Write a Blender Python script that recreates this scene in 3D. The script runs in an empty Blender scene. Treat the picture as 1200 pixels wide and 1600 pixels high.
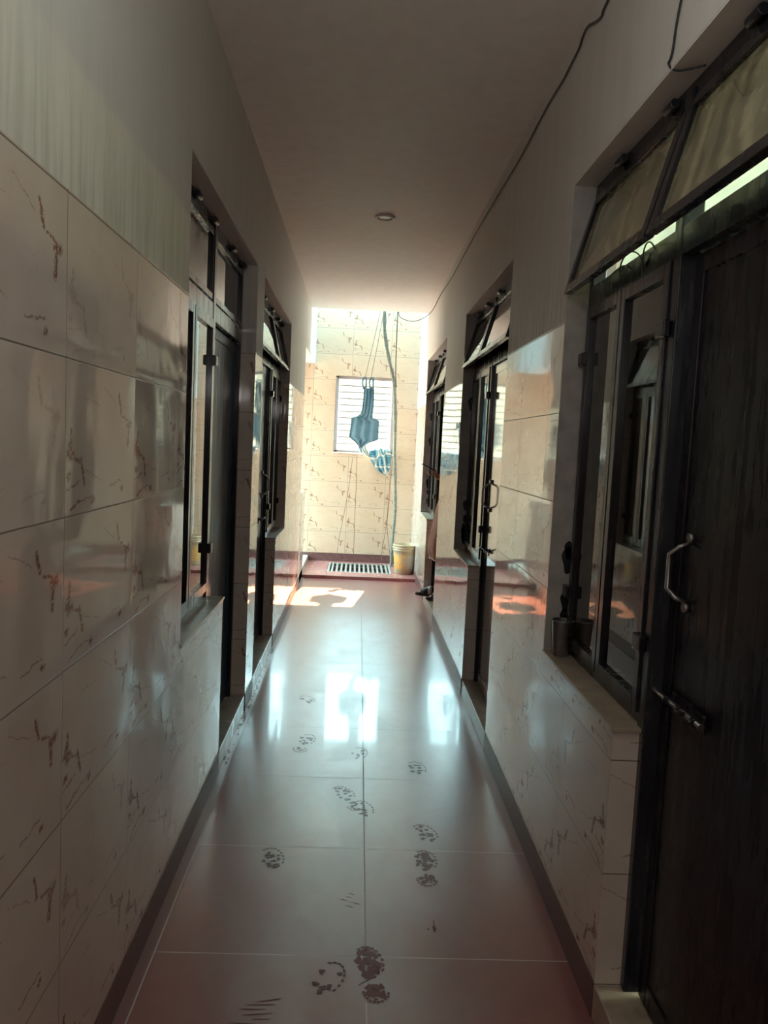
import bpy, bmesh, math, random
from mathutils import Vector, Matrix
random.seed(7)
SC = bpy.context.scene
COL = SC.collection

# ------------------------------------------------------------------ camera
CAM_H = 1.48
F_PX, YAW, PITCH, ROLL = 1212.05, 0.0361196, -0.0866258, 0.0472686
def cam_axes():
    cy, sy, cp, sp = math.cos(YAW), math.sin(YAW), math.cos(PITCH), math.sin(PITCH)
    f = Vector((sy*cp, cy*cp, sp)); r = Vector((cy, -sy, 0)); u = r.cross(f)
    c, s = math.cos(ROLL), math.sin(ROLL)
    return c*r + s*u, -s*r + c*u, f
cam_d = bpy.data.cameras.new('camera'); cam = bpy.data.objects.new('camera', cam_d); COL.objects.link(cam)
r_, u_, f_ = cam_axes()
m = Matrix((r_, u_, -f_)).transposed().to_4x4(); m.translation = Vector((0, 0, CAM_H)); cam.matrix_world = m
cam_d.sensor_fit = 'VERTICAL'; cam_d.sensor_height = 32; cam_d.lens = F_PX/1600*32
cam_d.clip_start = 0.02; cam_d.clip_end = 200
SC.camera = cam

# ------------------------------------------------------------------ colour management, light
SC.view_settings.view_transform = 'Standard'; SC.view_settings.look = 'None'
SC.view_settings.gamma = 1.0; SC.view_settings.use_curve_mapping = False
SC.view_settings.exposure = 1.85
SC.cycles.use_denoising = True
SC.cycles.max_bounces = 14; SC.cycles.diffuse_bounces = 8; SC.cycles.glossy_bounces = 6
SC.cycles.transparent_max_bounces = 12
SC.cycles.sample_clamp_indirect = 12.0
SC.cycles.caustics_reflective = False

SKY_STRENGTH = 6.8
w = bpy.data.worlds.new('world'); SC.world = w; w.use_nodes = True
nt = w.node_tree; nt.nodes.clear()
tc = nt.nodes.new('ShaderNodeTexCoord'); sx = nt.nodes.new('ShaderNodeSeparateXYZ')
cr = nt.nodes.new('ShaderNodeValToRGB'); bg = nt.nodes.new('ShaderNodeBackground'); wo = nt.nodes.new('ShaderNodeOutputWorld')
mr = nt.nodes.new('ShaderNodeMapRange'); mr.inputs[1].default_value = -1
nt.links.new(tc.outputs['Generated'], sx.inputs[0]); nt.links.new(sx.outputs['Z'], mr.inputs[0])
nt.links.new(mr.outputs[0], cr.inputs[0]); nt.links.new(cr.outputs[0], bg.inputs[0]); nt.links.new(bg.outputs[0], wo.inputs[0])
e = cr.color_ramp.elements
e[0].position = 0.0; e[0].color = (.45, .36, .28, 1)
e[1].position = 1.0; e[1].color = (.95, 1.62, 1.85, 1)
for pos, c in ((.47, (.55, .46, .36, 1)), (.52, (1, .92, .80, 1)), (.60, (.85, 1.42, 1.5, 1))):
    k = e.new(pos); k.color = c
bg.inputs[1].default_value = SKY_STRENGTH

def add_sun():
    d = bpy.data.lights.new('sun', 'SUN'); d.energy = 12; d.color = (1.0, .48, .23); d.angle = math.radians(.6)
    o = bpy.data.objects.new('sun', d); COL.objects.link(o); o.location = (2, 16, 8)
    o.rotation_euler = Vector((-.17, -1.15, -1.0)).to_track_quat('-Z', 'Y').to_euler()
add_sun()
def portal(name, loc, direction, sx_, sy_):
    d = bpy.data.lights.new(name, 'AREA'); d.shape = 'RECTANGLE'; d.size = sx_; d.size_y = sy_
    d.cycles.is_portal = True
    o = bpy.data.objects.new(name, d); COL.objects.link(o); o.location = loc
    o.rotation_euler = Vector(direction).to_track_quat('-Z', 'Y').to_euler()
portal('window_portal', (.045, 9.58, 1.82), (0, -1, 0), .74, .95)
portal('passage_portal', (-2.1, 8.57, 1.4), (1, 0, 0), 1.25, 1.8)
portal('shaft_portal', (.06, 8.93, 5.4), (0, 0, -1), 1.26, .95)

def area(name, loc, direction, sx_, sy_, energy, color):
    d = bpy.data.lights.new(name, 'AREA'); d.shape = 'RECTANGLE'; d.size = sx_; d.size_y = sy_; d.energy = energy; d.color = color
    o = bpy.data.objects.new(name, d); COL.objects.link(o); o.location = loc
    o.rotation_euler = Vector(direction).to_track_quat('-Z', 'Y').to_euler()
# two added, unseen fill lights for the near corridor (housings built further down)
def fill_bulb(name, loc, energy, color, rad=.06):
    d = bpy.data.lights.new(name, 'POINT'); d.energy = energy; d.color = color; d.shadow_soft_size = rad
    o = bpy.data.objects.new(name, d); COL.objects.link(o); o.location = loc
fill_bulb('added_fill_light', (.06, 1.15, 2.40), 1.1, (.95, 1.0, .97))
fill_bulb('added_fill_light', (.06, -.9, 1.95), 3.6, (1.0, .95, .92), .11)
# ------------------------------------------------------------------ node helpers
class N:
    def __init__(s, name):
        s.m = bpy.data.materials.new(name); s.m.use_nodes = True; s.t = s.m.node_tree; s.t.nodes.clear()
        s.out = s.t.nodes.new('ShaderNodeOutputMaterial')
    def n(s, typ, **kw):
        o = s.t.nodes.new(typ)
        for k, v in kw.items(): setattr(o, k, v)
        return o
    def set(s, sock, v):
        if isinstance(v, bpy.types.NodeSocket): s.t.links.new(v, sock)
        elif v is not None: sock.default_value = v
    def math(s, op, a, b=None, c=None, clamp=False):
        o = s.n('ShaderNodeMath', operation=op, use_clamp=clamp); s.set(o.inputs[0], a)
        if b is not None: s.set(o.inputs[1], b)
        if c is not None: s.set(o.inputs[2], c)
        return o.outputs[0]
    def vm(s, op, a, b=None, scale=None):
        o = s.n('ShaderNodeVectorMath', operation=op); s.set(o.inputs[0], a)
        if b is not None: s.set(o.inputs[1], b)
        if scale is not None: s.set(o.inputs['Scale'], scale)
        return o.outputs['Value'] if op in ('DOT_PRODUCT', 'LENGTH', 'DISTANCE') else o.outputs[0]
    def noise(s, vec, scale, detail=3, rough=.5, out='Fac', dist=0.0):
        o = s.n('ShaderNodeTexNoise'); s.set(o.inputs['Vector'], vec); o.inputs['Scale'].default_value = scale
        o.inputs['Detail'].default_value = detail; o.inputs['Roughness'].default_value = rough
        o.inputs['Distortion'].default_value = dist
        return o.outputs[out]
    def mr(s, v, a, b, c=0.0, d=1.0, smooth=False):
        o = s.n('ShaderNodeMapRange', interpolation_type='SMOOTHSTEP' if smooth else 'LINEAR')
        for i, x in enumerate((v, a, b, c, d)): s.set(o.inputs[i], x)
        return o.outputs[0]
    def mix(s, f, a, b, blend='MIX'):
        o = s.n('ShaderNodeMix', data_type='RGBA', blend_type=blend)
        s.set(o.inputs[0], f); s.set(o.inputs[6], a); s.set(o.inputs[7], b)
        return o.outputs[2]
    def sep(s, v):
        o = s.n('ShaderNodeSeparateXYZ'); s.set(o.inputs[0], v); return o.outputs
    def comb(s, x, y, z=0.0):
        o = s.n('ShaderNodeCombineXYZ'); s.set(o.inputs[0], x); s.set(o.inputs[1], y); s.set(o.inputs[2], z); return o.outputs[0]
    def uv(s): return s.n('ShaderNodeTexCoord').outputs['UV']
    def pos(s): return s.n('ShaderNodeNewGeometry').outputs['Position']
    def bump(s, h, strength=.3, dist=.01, normal=None):
        o = s.n('ShaderNodeBump'); o.inputs['Strength'].default_value = strength; o.inputs['Distance'].default_value = dist
        s.set(o.inputs['Height'], h)
        if normal is not None: s.set(o.inputs['Normal'], normal)
        return o.outputs[0]
    def bsdf(s, color, rough=.5, metal=0.0, normal=None, ior=1.5, spec=.5, coat=0.0, coat_rough=.05, emit=None, emit_s=0.0, trans=0.0):
        o = s.n('ShaderNodeBsdfPrincipled')
        s.set(o.inputs['Base Color'], color); s.set(o.inputs['Roughness'], rough); s.set(o.inputs['Metallic'], metal)
        o.inputs['IOR'].default_value = ior; s.set(o.inputs['Specular IOR Level'], spec)
        s.set(o.inputs['Coat Weight'], coat); s.set(o.inputs['Coat Roughness'], coat_rough)
        if normal is not None:
            s.set(o.inputs['Normal'], normal)
        if emit: o.inputs['Emission Color'].default_value = emit; o.inputs['Emission Strength'].default_value = emit_s
        s.t.links.new(o.outputs[0], s.out.inputs[0])
        return o
def C4(r, g, b): return (r, g, b, 1)

def seg_mask(q, p, a, b, w, k=1.0):
    """mask of a thin stroke from a to b (metres) of half width w"""
    ba = (b[0]-a[0], b[1]-a[1]); L2 = max(ba[0]**2+ba[1]**2, 1e-9)
    pa = q.vm('SUBTRACT', p, (a[0], a[1], 0))
    h = q.math('MULTIPLY', q.vm('DOT_PRODUCT', pa, (ba[0], ba[1], 0)), 1/L2, clamp=True)
    d = q.vm('LENGTH', q.vm('SUBTRACT', pa, q.vm('SCALE', (ba[0], ba[1], 0), scale=h)))
    return q.mr(d, w*1.9*k, w*.6*k)

TW, TH = .457, .3045
MOTIF = [((.031,.168),(.029,.135),.0038,1), ((.018,.126),(.040,.120),.0072,1), ((.028,.14),(.028,.115),.006,1), ((.04,.118),(.082,.104),.0022,.9), ((.088,.108),(.106,.060),.0036,1),
         ((.106,.09),(.21,.065),.0012,.45),
         ((.330,.255),(.345,.215),.0034,1), ((.36,.208),(.405,.196),.0022,.9), ((.400,.186),(.424,.192),.0062,1), ((.408,.18),(.401,.140),.0046,1),
         ((.22,.268),(.31,.228),.0012,.45), ((.10,.235),(.20,.225),.0010,.35),
         ((.01,.052),(.075,.066),.0015,.8), ((.016,.076),(.024,.078),.0048,1), ((.155,.022),(.163,.024),.0052,1), ((.03,.012),(.085,.026),.0017,.85), ((.085,.026),(.15,.030),.0013,.7),
         ((.27,.048),(.36,.058),.0014,.7), ((.355,.036),(.363,.038),.004,1)]
def tile_material(name, base=(.70,.62,.52), base2=(.62,.53,.44), vein=(.22,.085,.045), rough=.05, near_branches=False):
    q = N(name); uv = q.uv(); s = q.sep(uv)
    ku = q.math('DIVIDE', s[0], TW); kv = q.math('DIVIDE', s[1], TH)
    fu = q.math('FLOOR', ku); fv = q.math('FLOOR', kv)
    lu = q.math('MULTIPLY', q.math('FRACT', ku), TW); lv = q.math('MULTIPLY', q.math('FRACT', kv), TH)
    wn = q.n('ShaderNodeTexWhiteNoise', noise_dimensions='2D'); q.set(wn.inputs['Vector'], q.comb(fu, fv))
    rnd = wn.outputs['Value']; rcol = wn.outputs['Color']
    local = q.comb(lu, lv, 0.0)
    nz = q.n('ShaderNodeTexNoise'); q.set(nz.inputs['Vector'], uv); nz.inputs['Scale'].default_value = 34; nz.inputs['Detail'].default_value = 3
    wob = q.vm('SCALE', q.vm('SUBTRACT', nz.outputs['Color'], (.5, .5, .5)), scale=.022)
    wob = q.vm('MULTIPLY', wob, (1, 1, 0))
    p = q.vm('ADD', local, wob)
    mask = None
    for a, b, wd, st in MOTIF:
        k = seg_mask(q, p, a, b, wd, 1.25 if near_branches else 1.0)
        if st != 1: k = q.math('MULTIPLY', k, st)
        mask = k if mask is None else q.math('MAXIMUM', mask, k)
    brk = q.mr(q.noise(uv, 130, 2), .34, .5)
    mask = q.math('MULTIPLY', mask, brk)
    if near_branches: mask = q.math('MULTIPLY', mask, q.mr(rnd, .12, .25, .35, 1))
    # thin random cracks like marble
    cl = q.noise(uv, 3.2, 5, .62)
    thin = q.mr(q.math('ABSOLUTE', q.math('SUBTRACT', cl, .5)), .0, .006, .5, 0)
    thin = q.math('MULTIPLY', thin, q.mr(q.noise(uv, 2.2, 1), .55, .68))
    mask = q.math('MAXIMUM', mask, q.math('MULTIPLY', thin, .7))
    cloud = q.mr(q.noise(uv, 6, 4, .6), .3, .7)
    col = q.mix(cloud, C4(*base), C4(*base2))
    col = q.mix(q.mr(rnd, 0, 1, 0, .12), col, C4(.5, .45, .40))
    col = q.mix(q.math('MULTIPLY', mask, .88), col, C4(*vein))
    # joints
    du = q.math('MINIMUM', lu, q.math('SUBTRACT', TW, lu)); dv = q.math('MINIMUM', lv, q.math('SUBTRACT', TH, lv))
    dj = q.math('MINIMUM', du, dv)
    jm = q.mr(dj, .0010, .0022, 1, 0)
    col = q.mix(q.math('MULTIPLY', jm, .95), col, C4(.16, .12, .10))
    rg = q.mr(q.noise(uv, 9, 4, .6), .4, .75, rough*.6, rough*1.8)
    rg = q.math('ADD', rg, q.math('MULTIPLY', jm, .5))
    # slight tilt of every tile and gentle waviness of the glaze
    geo = q.n('ShaderNodeNewGeometry')
    tilt = q.vm('SCALE', q.vm('SUBTRACT', rcol, (.5, .5, .5)), scale=.010)
    nn = q.vm('NORMALIZE', q.vm('ADD', geo.outputs['Normal'], tilt))
    hgt = q.math('ADD', q.math('MULTIPLY', q.noise(uv, 5.5, 1), .30), q.math('MULTIPLY', jm, -.12))
    nn = q.bump(hgt, .35, .01, nn)
    q.bsdf(col, rg, normal=nn, ior=1.75)
    return q.m

def paint_material(name, col=(.60,.55,.50), green=0.0, rough=.55):
    q = N(name); p = q.pos(); s = q.sep(p)
    st = q.noise(q.vm('MULTIPLY', p, (13, 13, 1.1)), 1.0, 3, .6)
    c = q.mix(q.mr(st, .35, .7), C4(*col), C4(col[0]*.94, col[1]*.94, col[2]*.93))
    # washed grey-green smears that start at the tile edge
    sm = q.math('MULTIPLY', q.mr(s[2], 1.90, 2.32, 1, 0, True), q.mr(q.noise(q.vm('MULTIPLY', p, (40, 40, 3.0)), 1.0, 4, .7), .42, .66))
    c = q.mix(q.math('MULTIPLY', sm, .55), c, C4(.30, .32, .27))
    if green:
        g = q.mr(s[1], 2.0, 4.2, green, 0.0, True)
        c = q.mix(q.math('MULTIPLY', g, q.mr(q.noise(p, 1.3, 3), .25, .7)), c, C4(.56, .66, .56))
    h = q.math('ADD', q.math('MULTIPLY', q.noise(q.vm('MULTIPLY', p, (60, 60, 9)), 1.0, 3), .5), q.math('MULTIPLY', q.noise(p, 4, 2), 2.0))
    q.bsdf(c, rough, normal=q.bump(h, .25, .004), spec=.3)
    return q.m

def simple(name, col, rough=.5, metal=0.0, var=.15, scale=20, bump=.1, spec=.5, coat=0.0, stretch=(1, 1, 1), bdist=.002):
    q = N(name); p = q.n('ShaderNodeTexCoord').outputs['Object']
    pv = q.vm('MULTIPLY', p, stretch)
    n = q.noise(pv, scale, 4, .6)
    c = q.mix(q.mr(n, .3, .7), C4(*[x*(1-var) for x in col]), C4(*[min(1, x*(1+var)) for x in col]))
    q.bsdf(c, q.mr(n, .2, .8, rough*.8, min(1, rough*1.2)), metal, normal=q.bump(n, bump, bdist) if bump else None, spec=spec, coat=coat)
    return q.m

def floor_material():
    q = N('maroon_floor_tile'); p = q.pos(); s = q.sep(p); T = .6
    ax = q.math('SUBTRACT', s[0], .085); ay = q.math('SUBTRACT', s[1], 2.127)
    def jd(v, per):
        f = q.math('MULTIPLY', q.math('FRACT', q.math('DIVIDE', v, per)), per)
        return q.math('MINIMUM', f, q.math('SUBTRACT', per, f))
    jx = q.math('MINIMUM', q.math('ABSOLUTE', ax), q.math('ABSOLUTE', q.math('ADD', s[0], .522)))
    border = q.math('LESS_THAN', s[0], -.522)
    jy = q.math('ADD', jd(ay, T), q.math('MULTIPLY', border, 1.0))
    jm = q.mr(q.math('MINIMUM', jx, jy), .0012, .0026, 1, 0)
    fine = q.noise(p, 240, 2, .6); mid = q.noise(p, 22, 5, .65); big = q.noise(p, 2.6, 4, .6)
    c = q.mix(q.mr(mid, .1, .9), C4(.24, .055, .055), C4(.33, .095, .09))
    c = q.mix(q.mr(fine, .62, .75, 0, .35), c, C4(.42, .24, .22))
    # dried film along the middle, coloured cyan to paint in the sky's glow
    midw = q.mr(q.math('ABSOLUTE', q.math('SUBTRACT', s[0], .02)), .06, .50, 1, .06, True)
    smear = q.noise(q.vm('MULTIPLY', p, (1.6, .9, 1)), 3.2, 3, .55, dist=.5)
    dust_glow = q.math('MULTIPLY', midw, q.mr(smear, .20, .75, .10, .70))
    dust_glow = q.math('MULTIPLY', dust_glow, q.mr(s[1], 6.1, 6.9, 1, .12, True))
    c = q.mix(q.math('MULTIPLY', dust_glow, .85), c, C4(.54, .65, .66))
    c = q.mix(q.math('MULTIPLY', border, .4), c, C4(.36, .28, .27))
    c = q.mix(jm, c, q.mix(q.mr(s[1], 2.4, 3.2, 0, 1, True), C4(.72, .68, .66), C4(.22, .17, .15)))
    rg = q.math('ADD', q.math('MULTIPLY', dust_glow, .18), q.mr(q.noise(p, 6, 2, .5), .2, .8, .28, .32))
    rg = q.math('ADD', rg, q.math('MULTIPLY', jm, .3))
    h = q.math('ADD', q.math('MULTIPLY', q.noise(p, 4.5, 2), .22), q.math('MULTIPLY', jm, -.10))
    h = q.math('ADD', h, q.math('MULTIPLY', mid, .02))
    b = q.bsdf(c, rg, normal=q.bump(h, .16, .01), ior=3.2, coat=.22, coat_rough=.055)
    return q.m

def glass_material(name, tint=(.75, .80, .78), dirt=.08, dirt_col=(.5, .5, .42), swirl=False, gloss_col=(1, 1, 1)):
    q = N(name); p = q.pos()
    tr = q.n('ShaderNodeBsdfTransparent'); tr.inputs[0].default_value = C4(*tint)
    gl = q.n('ShaderNodeBsdfGlossy'); gl.inputs[0].default_value = C4(*gloss_col); gl.inputs['Roughness'].default_value = .015
    df = q.n('ShaderNodeBsdfDiffuse'); df.inputs[0].default_value = C4(*dirt_col)
    fr = q.n('ShaderNodeFresnel'); fr.inputs[0].default_value = 2.1
    n = q.noise(p, 7, 4, .7)
    if swirl:
        wv = q.n('ShaderNodeTexWave', wave_type='RINGS', rings_direction='X'); q.set(wv.inputs['Vector'], q.vm('SUBTRACT', p, (0, 1.35, 2.2)))
        wv.inputs['Scale'].default_value = 3.2; wv.inputs['Distortion'].default_value = 9; wv.inputs['Detail'].default_value = 2
        n = q.math('ADD', q.math('MULTIPLY', n, .85), q.math('MULTIPLY', wv.outputs['Fac'], .13))
    dm = q.mr(n, .35, .75, dirt*.45, dirt*1.5)
    m1 = q.n('ShaderNodeMixShader'); q.set(m1.inputs[0], dm); q.set(m1.inputs[1], tr.outputs[0]); q.set(m1.inputs[2], df.outputs[0])
    m2 = q.n('ShaderNodeMixShader'); q.set(m2.inputs[0], fr.outputs[0]); q.set(m2.inputs[1], m1.outputs[0]); q.set(m2.inputs[2], gl.outputs[0])
    q.t.links.new(m2.outputs[0], q.out.inputs[0])
    return q.m

def black_metal(name='black_enamel', col=(.012, .012, .016), rough=.22, coat=.2, spec=.5):
    q = N(name); p = q.n('ShaderNodeTexCoord').outputs['Object']
    n = q.noise(q.vm('MULTIPLY', p, (30, 30, 3)), 1.0, 4, .65); n2 = q.noise(p, 45, 3)
    c = q.mix(q.mr(n, .4, .75), C4(*col), C4(col[0]*2.2, col[1]*2.0, col[2]*1.9))
    h = q.math('ADD', n, q.math('MULTIPLY', n2, .4))
    q.bsdf(c, q.mr(n, .3, .7, rough*.7, rough*1.5), normal=q.bump(h, .12, .003), ior=1.4, spec=spec, coat=coat, coat_rough=.08)
    return q.m

M = {}
M['tile'] = tile_material('beige_marble_wall_tile', base=(.76,.69,.61), base2=(.68,.60,.52), near_branches=True)
M['tile_back'] = tile_material('cream_patterned_wall_tile', base=(.76,.57,.41), base2=(.70,.51,.36), vein=(.26,.09,.04), rough=.14)
M['paint'] = paint_material('cream_wall_paint', (.77, .73, .69), green=.0)
M['paint_left'] = paint_material('cream_wall_paint_left', (.76, .74, .70), green=.35)
M['ceiling'] = paint_material('ceiling_paint', (.90, .86, .83))
M['shaft'] = simple('sky_tinted_shaft_paint', (.62, .72, .76), .7, var=.05)  # blue cast of the sky painted into the shaft wall colour
M['plaster'] = simple('grey_cement_plaster', (.42, .40, .375), .8, var=.2, scale=14, bump=.4)
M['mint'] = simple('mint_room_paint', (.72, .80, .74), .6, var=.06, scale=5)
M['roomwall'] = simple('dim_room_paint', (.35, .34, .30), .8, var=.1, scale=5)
M['yellowroom'] = simple('yellow_room_paint', (.78, .72, .45), .6, var=.1, scale=3)
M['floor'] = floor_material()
M['skirt'] = simple('maroon_skirting_tile', (.16, .075, .072), .4, var=.25, scale=30)
M['platform'] = simple('red_platform_tile', (.42, .19, .17), .25, var=.15, scale=12)
M['marble'] = simple('greenish_white_marble', (.52, .53, .46), .25, var=.22, scale=9)
M['sill'] = simple('beige_sill_stone', (.46, .38, .29), .35, var=.25, scale=16)
M['black'] = black_metal()
M['doorblack'] = black_metal('brown_black_door_enamel', (.008, .007, .010), .26, .08, .35)
M['doorglossy'] = black_metal('glossy_black_door_enamel', (.020, .013, .014), .15, 1.0)
M['doorblue'] = black_metal('blue_black_door_enamel', (.010, .045, .085), .35, .1)
M['chrome'] = simple('worn_chrome', (.62, .60, .60), .25, metal=1.0, var=.2, scale=60)
M['steel'] = simple('brushed_steel', (.30, .29, .29), .32, metal=.9, var=.2, scale=40)
M['gratebar'] = simple('dusty_grate_steel', (.42, .41, .38), .5, metal=.3, var=.2, scale=60)
M['outside'] = simple('yellow_washed_outside_wall', (.125, .105, .065), .9, var=.1, scale=2)
M['dark'] = simple('dark_void', (.02, .02, .02), .9)
M['glass'] = glass_material('clear_dusty_glass', (.78, .82, .80), .05)
M['glass_dark'] = glass_material('smoky_glass', (.45, .46, .45), .04)
M['glass_yellow'] = glass_material('yellowed_swirled_glass', (.80, .74, .48), .5, (.72, .66, .40), swirl=True)
M['white'] = simple('white_lamp_plastic', (.86, .78, .72), .4, var=.03)
M['lens'] = simple('frosted_lamp_lens', (.68, .70, .64), .3, var=.03)
M['cable'] = simple('grey_brown_cable', (.10, .07, .06), .6, var=.3, scale=80)
M['blackcable'] = simple('black_cable', (.02, .025, .025), .5)
M['pole'] = simple('grey_green_bamboo', (.19, .20, .17), .55, var=.35, scale=14, bump=.4, stretch=(1, 1, 3))
M['thinwire'] = simple('rusty_thin_wire', (.16, .07, .04), .6)
M['aluminium'] = simple('grey_window_enamel', (.36, .34, .35), .4, var=.12)

def cloth_material(name, col, col2, scale=9):
    q = N(name); p = q.n('ShaderNodeTexCoord').outputs['Object']
    n = q.noise(p, scale, 3); f = q.noise(p, 400, 1)
    c = q.mix(q.mr(n, .3, .7), C4(*col), C4(*col2))
    b = q.bsdf(c, .85, normal=q.bump(f, .2, .001), spec=.2)
    b.inputs['Sheen Weight'].default_value = .3
    # thin cloth lets daylight through
    tl = q.n('ShaderNodeBsdfTranslucent'); q.set(tl.inputs[0], c)
    mx = q.n('ShaderNodeMixShader'); mx.inputs[0].default_value = .4
    q.t.links.new(b.outputs[0], mx.inputs[1]); q.t.links.new(tl.outputs[0], mx.inputs[2]); q.t.links.new(mx.outputs[0], q.out.inputs[0])
    return q.m
M['garment'] = cloth_material('teal_blue_cloth', (.15, .25, .30), (.20, .30, .35))
M['kurta'] = cloth_material('russet_brown_cloth', (.36, .15, .09), (.46, .21, .13))
M['piping'] = cloth_material('pale_pink_cloth_edge', (.75, .52, .42), (.8, .6, .5))
M['trousers'] = cloth_material('dark_maroon_cloth', (.035, .015, .015), (.05, .02, .02))
def towel_material():
    q = N('teal_white_patterned_cloth'); p = q.n('ShaderNodeTexCoord').outputs['Object']
    pv = q.vm('MULTIPLY', p, (1.15, 0, .72))
    v = q.n('ShaderNodeTexVoronoi', feature='DISTANCE_TO_EDGE'); q.set(v.inputs['Vector'], pv); v.inputs['Scale'].default_value = 10; v.inputs['Randomness'].default_value = .55
    e1 = q.mr(v.outputs[0], .05, .11)
    rim = q.mr(q.math('ABSOLUTE', q.math('SUBTRACT', v.outputs[0], .19)), .02, .05, .7, 0)
    c = q.mix(e1, C4(.72, .70, .62), C4(.09, .23, .30))
    c = q.mix(rim, c, C4(.35, .58, .68))
    q.bsdf(c, .9, normal=q.bump(q.noise(p, 300, 2), .4, .002), spec=.2)
    return q.m
M['towel'] = towel_material()
def bucket_material():
    q = N('stained_cream_plastic'); p = q.n('ShaderNodeTexCoord').outputs['Object']; s = q.sep(p)
    c = q.mix(q.mr(q.noise(p, 9, 4), .35, .7), C4(.52, .40, .24), C4(.42, .31, .18))
    # remains of a printed band: orange on the left, pale grey to the right
    band = q.math('MULTIPLY', q.mr(s[2], .045, .07, 0, 1, True), q.mr(s[2], .235, .215, 0, 1, True))
    org = q.math('MULTIPLY', band, q.math('MULTIPLY', q.mr(s[0], .03, -.04, 0, 1, True), q.mr(q.noise(p, 16, 4, .7), .42, .56)))
    c = q.mix(org, c, C4(.78, .38, .08))
    gry = q.math('MULTIPLY', band, q.math('MULTIPLY', q.mr(s[0], .0, .05, 0, 1, True), q.mr(q.noise(p, 22, 4, .7), .35, .5)))
    c = q.mix(q.math('MULTIPLY', gry, .8), c, C4(.38, .35, .30))
    q.bsdf(c, .45, normal=q.bump(q.noise(p, 30, 3), .1, .002))
    return q.m
M['bucket'] = bucket_material()
M['skin'] = simple('brown_skin', (.42, .21, .13), .5, var=.1, scale=12)
M['hair'] = simple('black_hair', (.015, .012, .012), .5, var=.3, scale=80)
M['shoe'] = simple('black_rubber', (.025, .028, .028), .5, var=.2)
M['strap'] = simple('pale_grey_strap', (.55, .50, .48), .6)
M['phone'] = simple('black_phone', (.012, .010, .012), .2)
M['print'] = simple('damp_dark_stain', (.20, .080, .074), .35, var=.2, scale=90)
M['scuff'] = simple('brown_scuff', (.13, .075, .07), .35, var=.2, scale=90)
M['smudge'] = simple('black_paint_smudge', (.015, .015, .02), .4)

# ------------------------------------------------------------------ mesh helpers
class MB:
    def __init__(s, offy=0.0, offx=0.0):
        s.v = []; s.f = []; s.m = []; s.offy = offy; s.offx = offx; s.smooth = []
    def box(s, x0, x1, y0, y1, z0, z1, m=0):
        if x0 > x1: x0, x1 = x1, x0
        if y0 > y1: y0, y1 = y1, y0
        b = len(s.v)
        s.v += [(x, y, z) for z in (z0, z1) for y in (y0, y1) for x in (x0, x1)]
        for q in ((0, 2, 3, 1), (4, 5, 7, 6), (0, 1, 5, 4), (2, 6, 7, 3), (0, 4, 6, 2), (1, 3, 7, 5)):
            s.f.append([b+i for i in q]); s.m.append(m); s.smooth.append(False)
        return s
    def hexa(s, pts, m=0):
        """8 corners ordered like box()"""
        b = len(s.v); s.v += [tuple(p) for p in pts]
        for q in ((0, 2, 3, 1), (4, 5, 7, 6), (0, 1, 5, 4), (2, 6, 7, 3), (0, 4, 6, 2), (1, 3, 7, 5)):
            s.f.append([b+i for i in q]); s.m.append(m); s.smooth.append(False)
        return s
    def rings(s, rings, m=0, cap=True, smooth=True, closed=True):
        b = len(s.v); n = len(rings[0])
        for r in rings: s.v += [tuple(p) for p in r]
        for i in range(len(rings)-1):
            for j in range(n if closed else n-1):
                k = (j+1) % n
                s.f.append([b+i*n+j, b+i*n+k, b+(i+1)*n+k, b+(i+1)*n+j]); s.m.append(m); s.smooth.append(smooth)
        if cap:
            s.f.append([b+j for j in reversed(range(n))]); s.m.append(m); s.smooth.append(False)
            s.f.append([b+(len(rings)-1)*n+j for j in range(n)]); s.m.append(m); s.smooth.append(False)
        return s
    def tube(s, pts, r, seg=8, m=0, smooth=True):
        pts = [Vector(p) for p in pts]; rs = r if isinstance(r, (list, tuple)) else [r]*len(pts)
        rings = []; up = None
        for i, p in enumerate(pts):
            d = (pts[min(i+1, len(pts)-1)] - pts[max(i-1, 0)]).normalized()
            if up is None: up = Vector((0, 0, 1)) if abs(d.z) < .9 else Vector((1, 0, 0))
            a = d.cross(up).normalized(); bb = a.cross(d).normalized(); up = bb
            rings.append([p + (a*math.cos(t) + bb*math.sin(t))*rs[i] for t in [2*math.pi*k/seg for k in range(seg)]])
        return s.rings(rings, m, True, smooth)
    def lathe(s, prof, c=(0, 0, 0), seg=40, m=0):
        rings = [[(c[0]+r*math.cos(2*math.pi*k/seg), c[1]+r*math.sin(2*math.pi*k/seg), c[2]+z) for k in range(seg)] for r, z in prof]
        return s.rings(rings, m, True, True)
    def poly(s, pts, m=0):
        b = len(s.v); s.v += [tuple(p) for p in pts]; s.f.append(list(range(b, b+len(pts)))); s.m.append(m); s.smooth.append(False); return s

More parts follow.
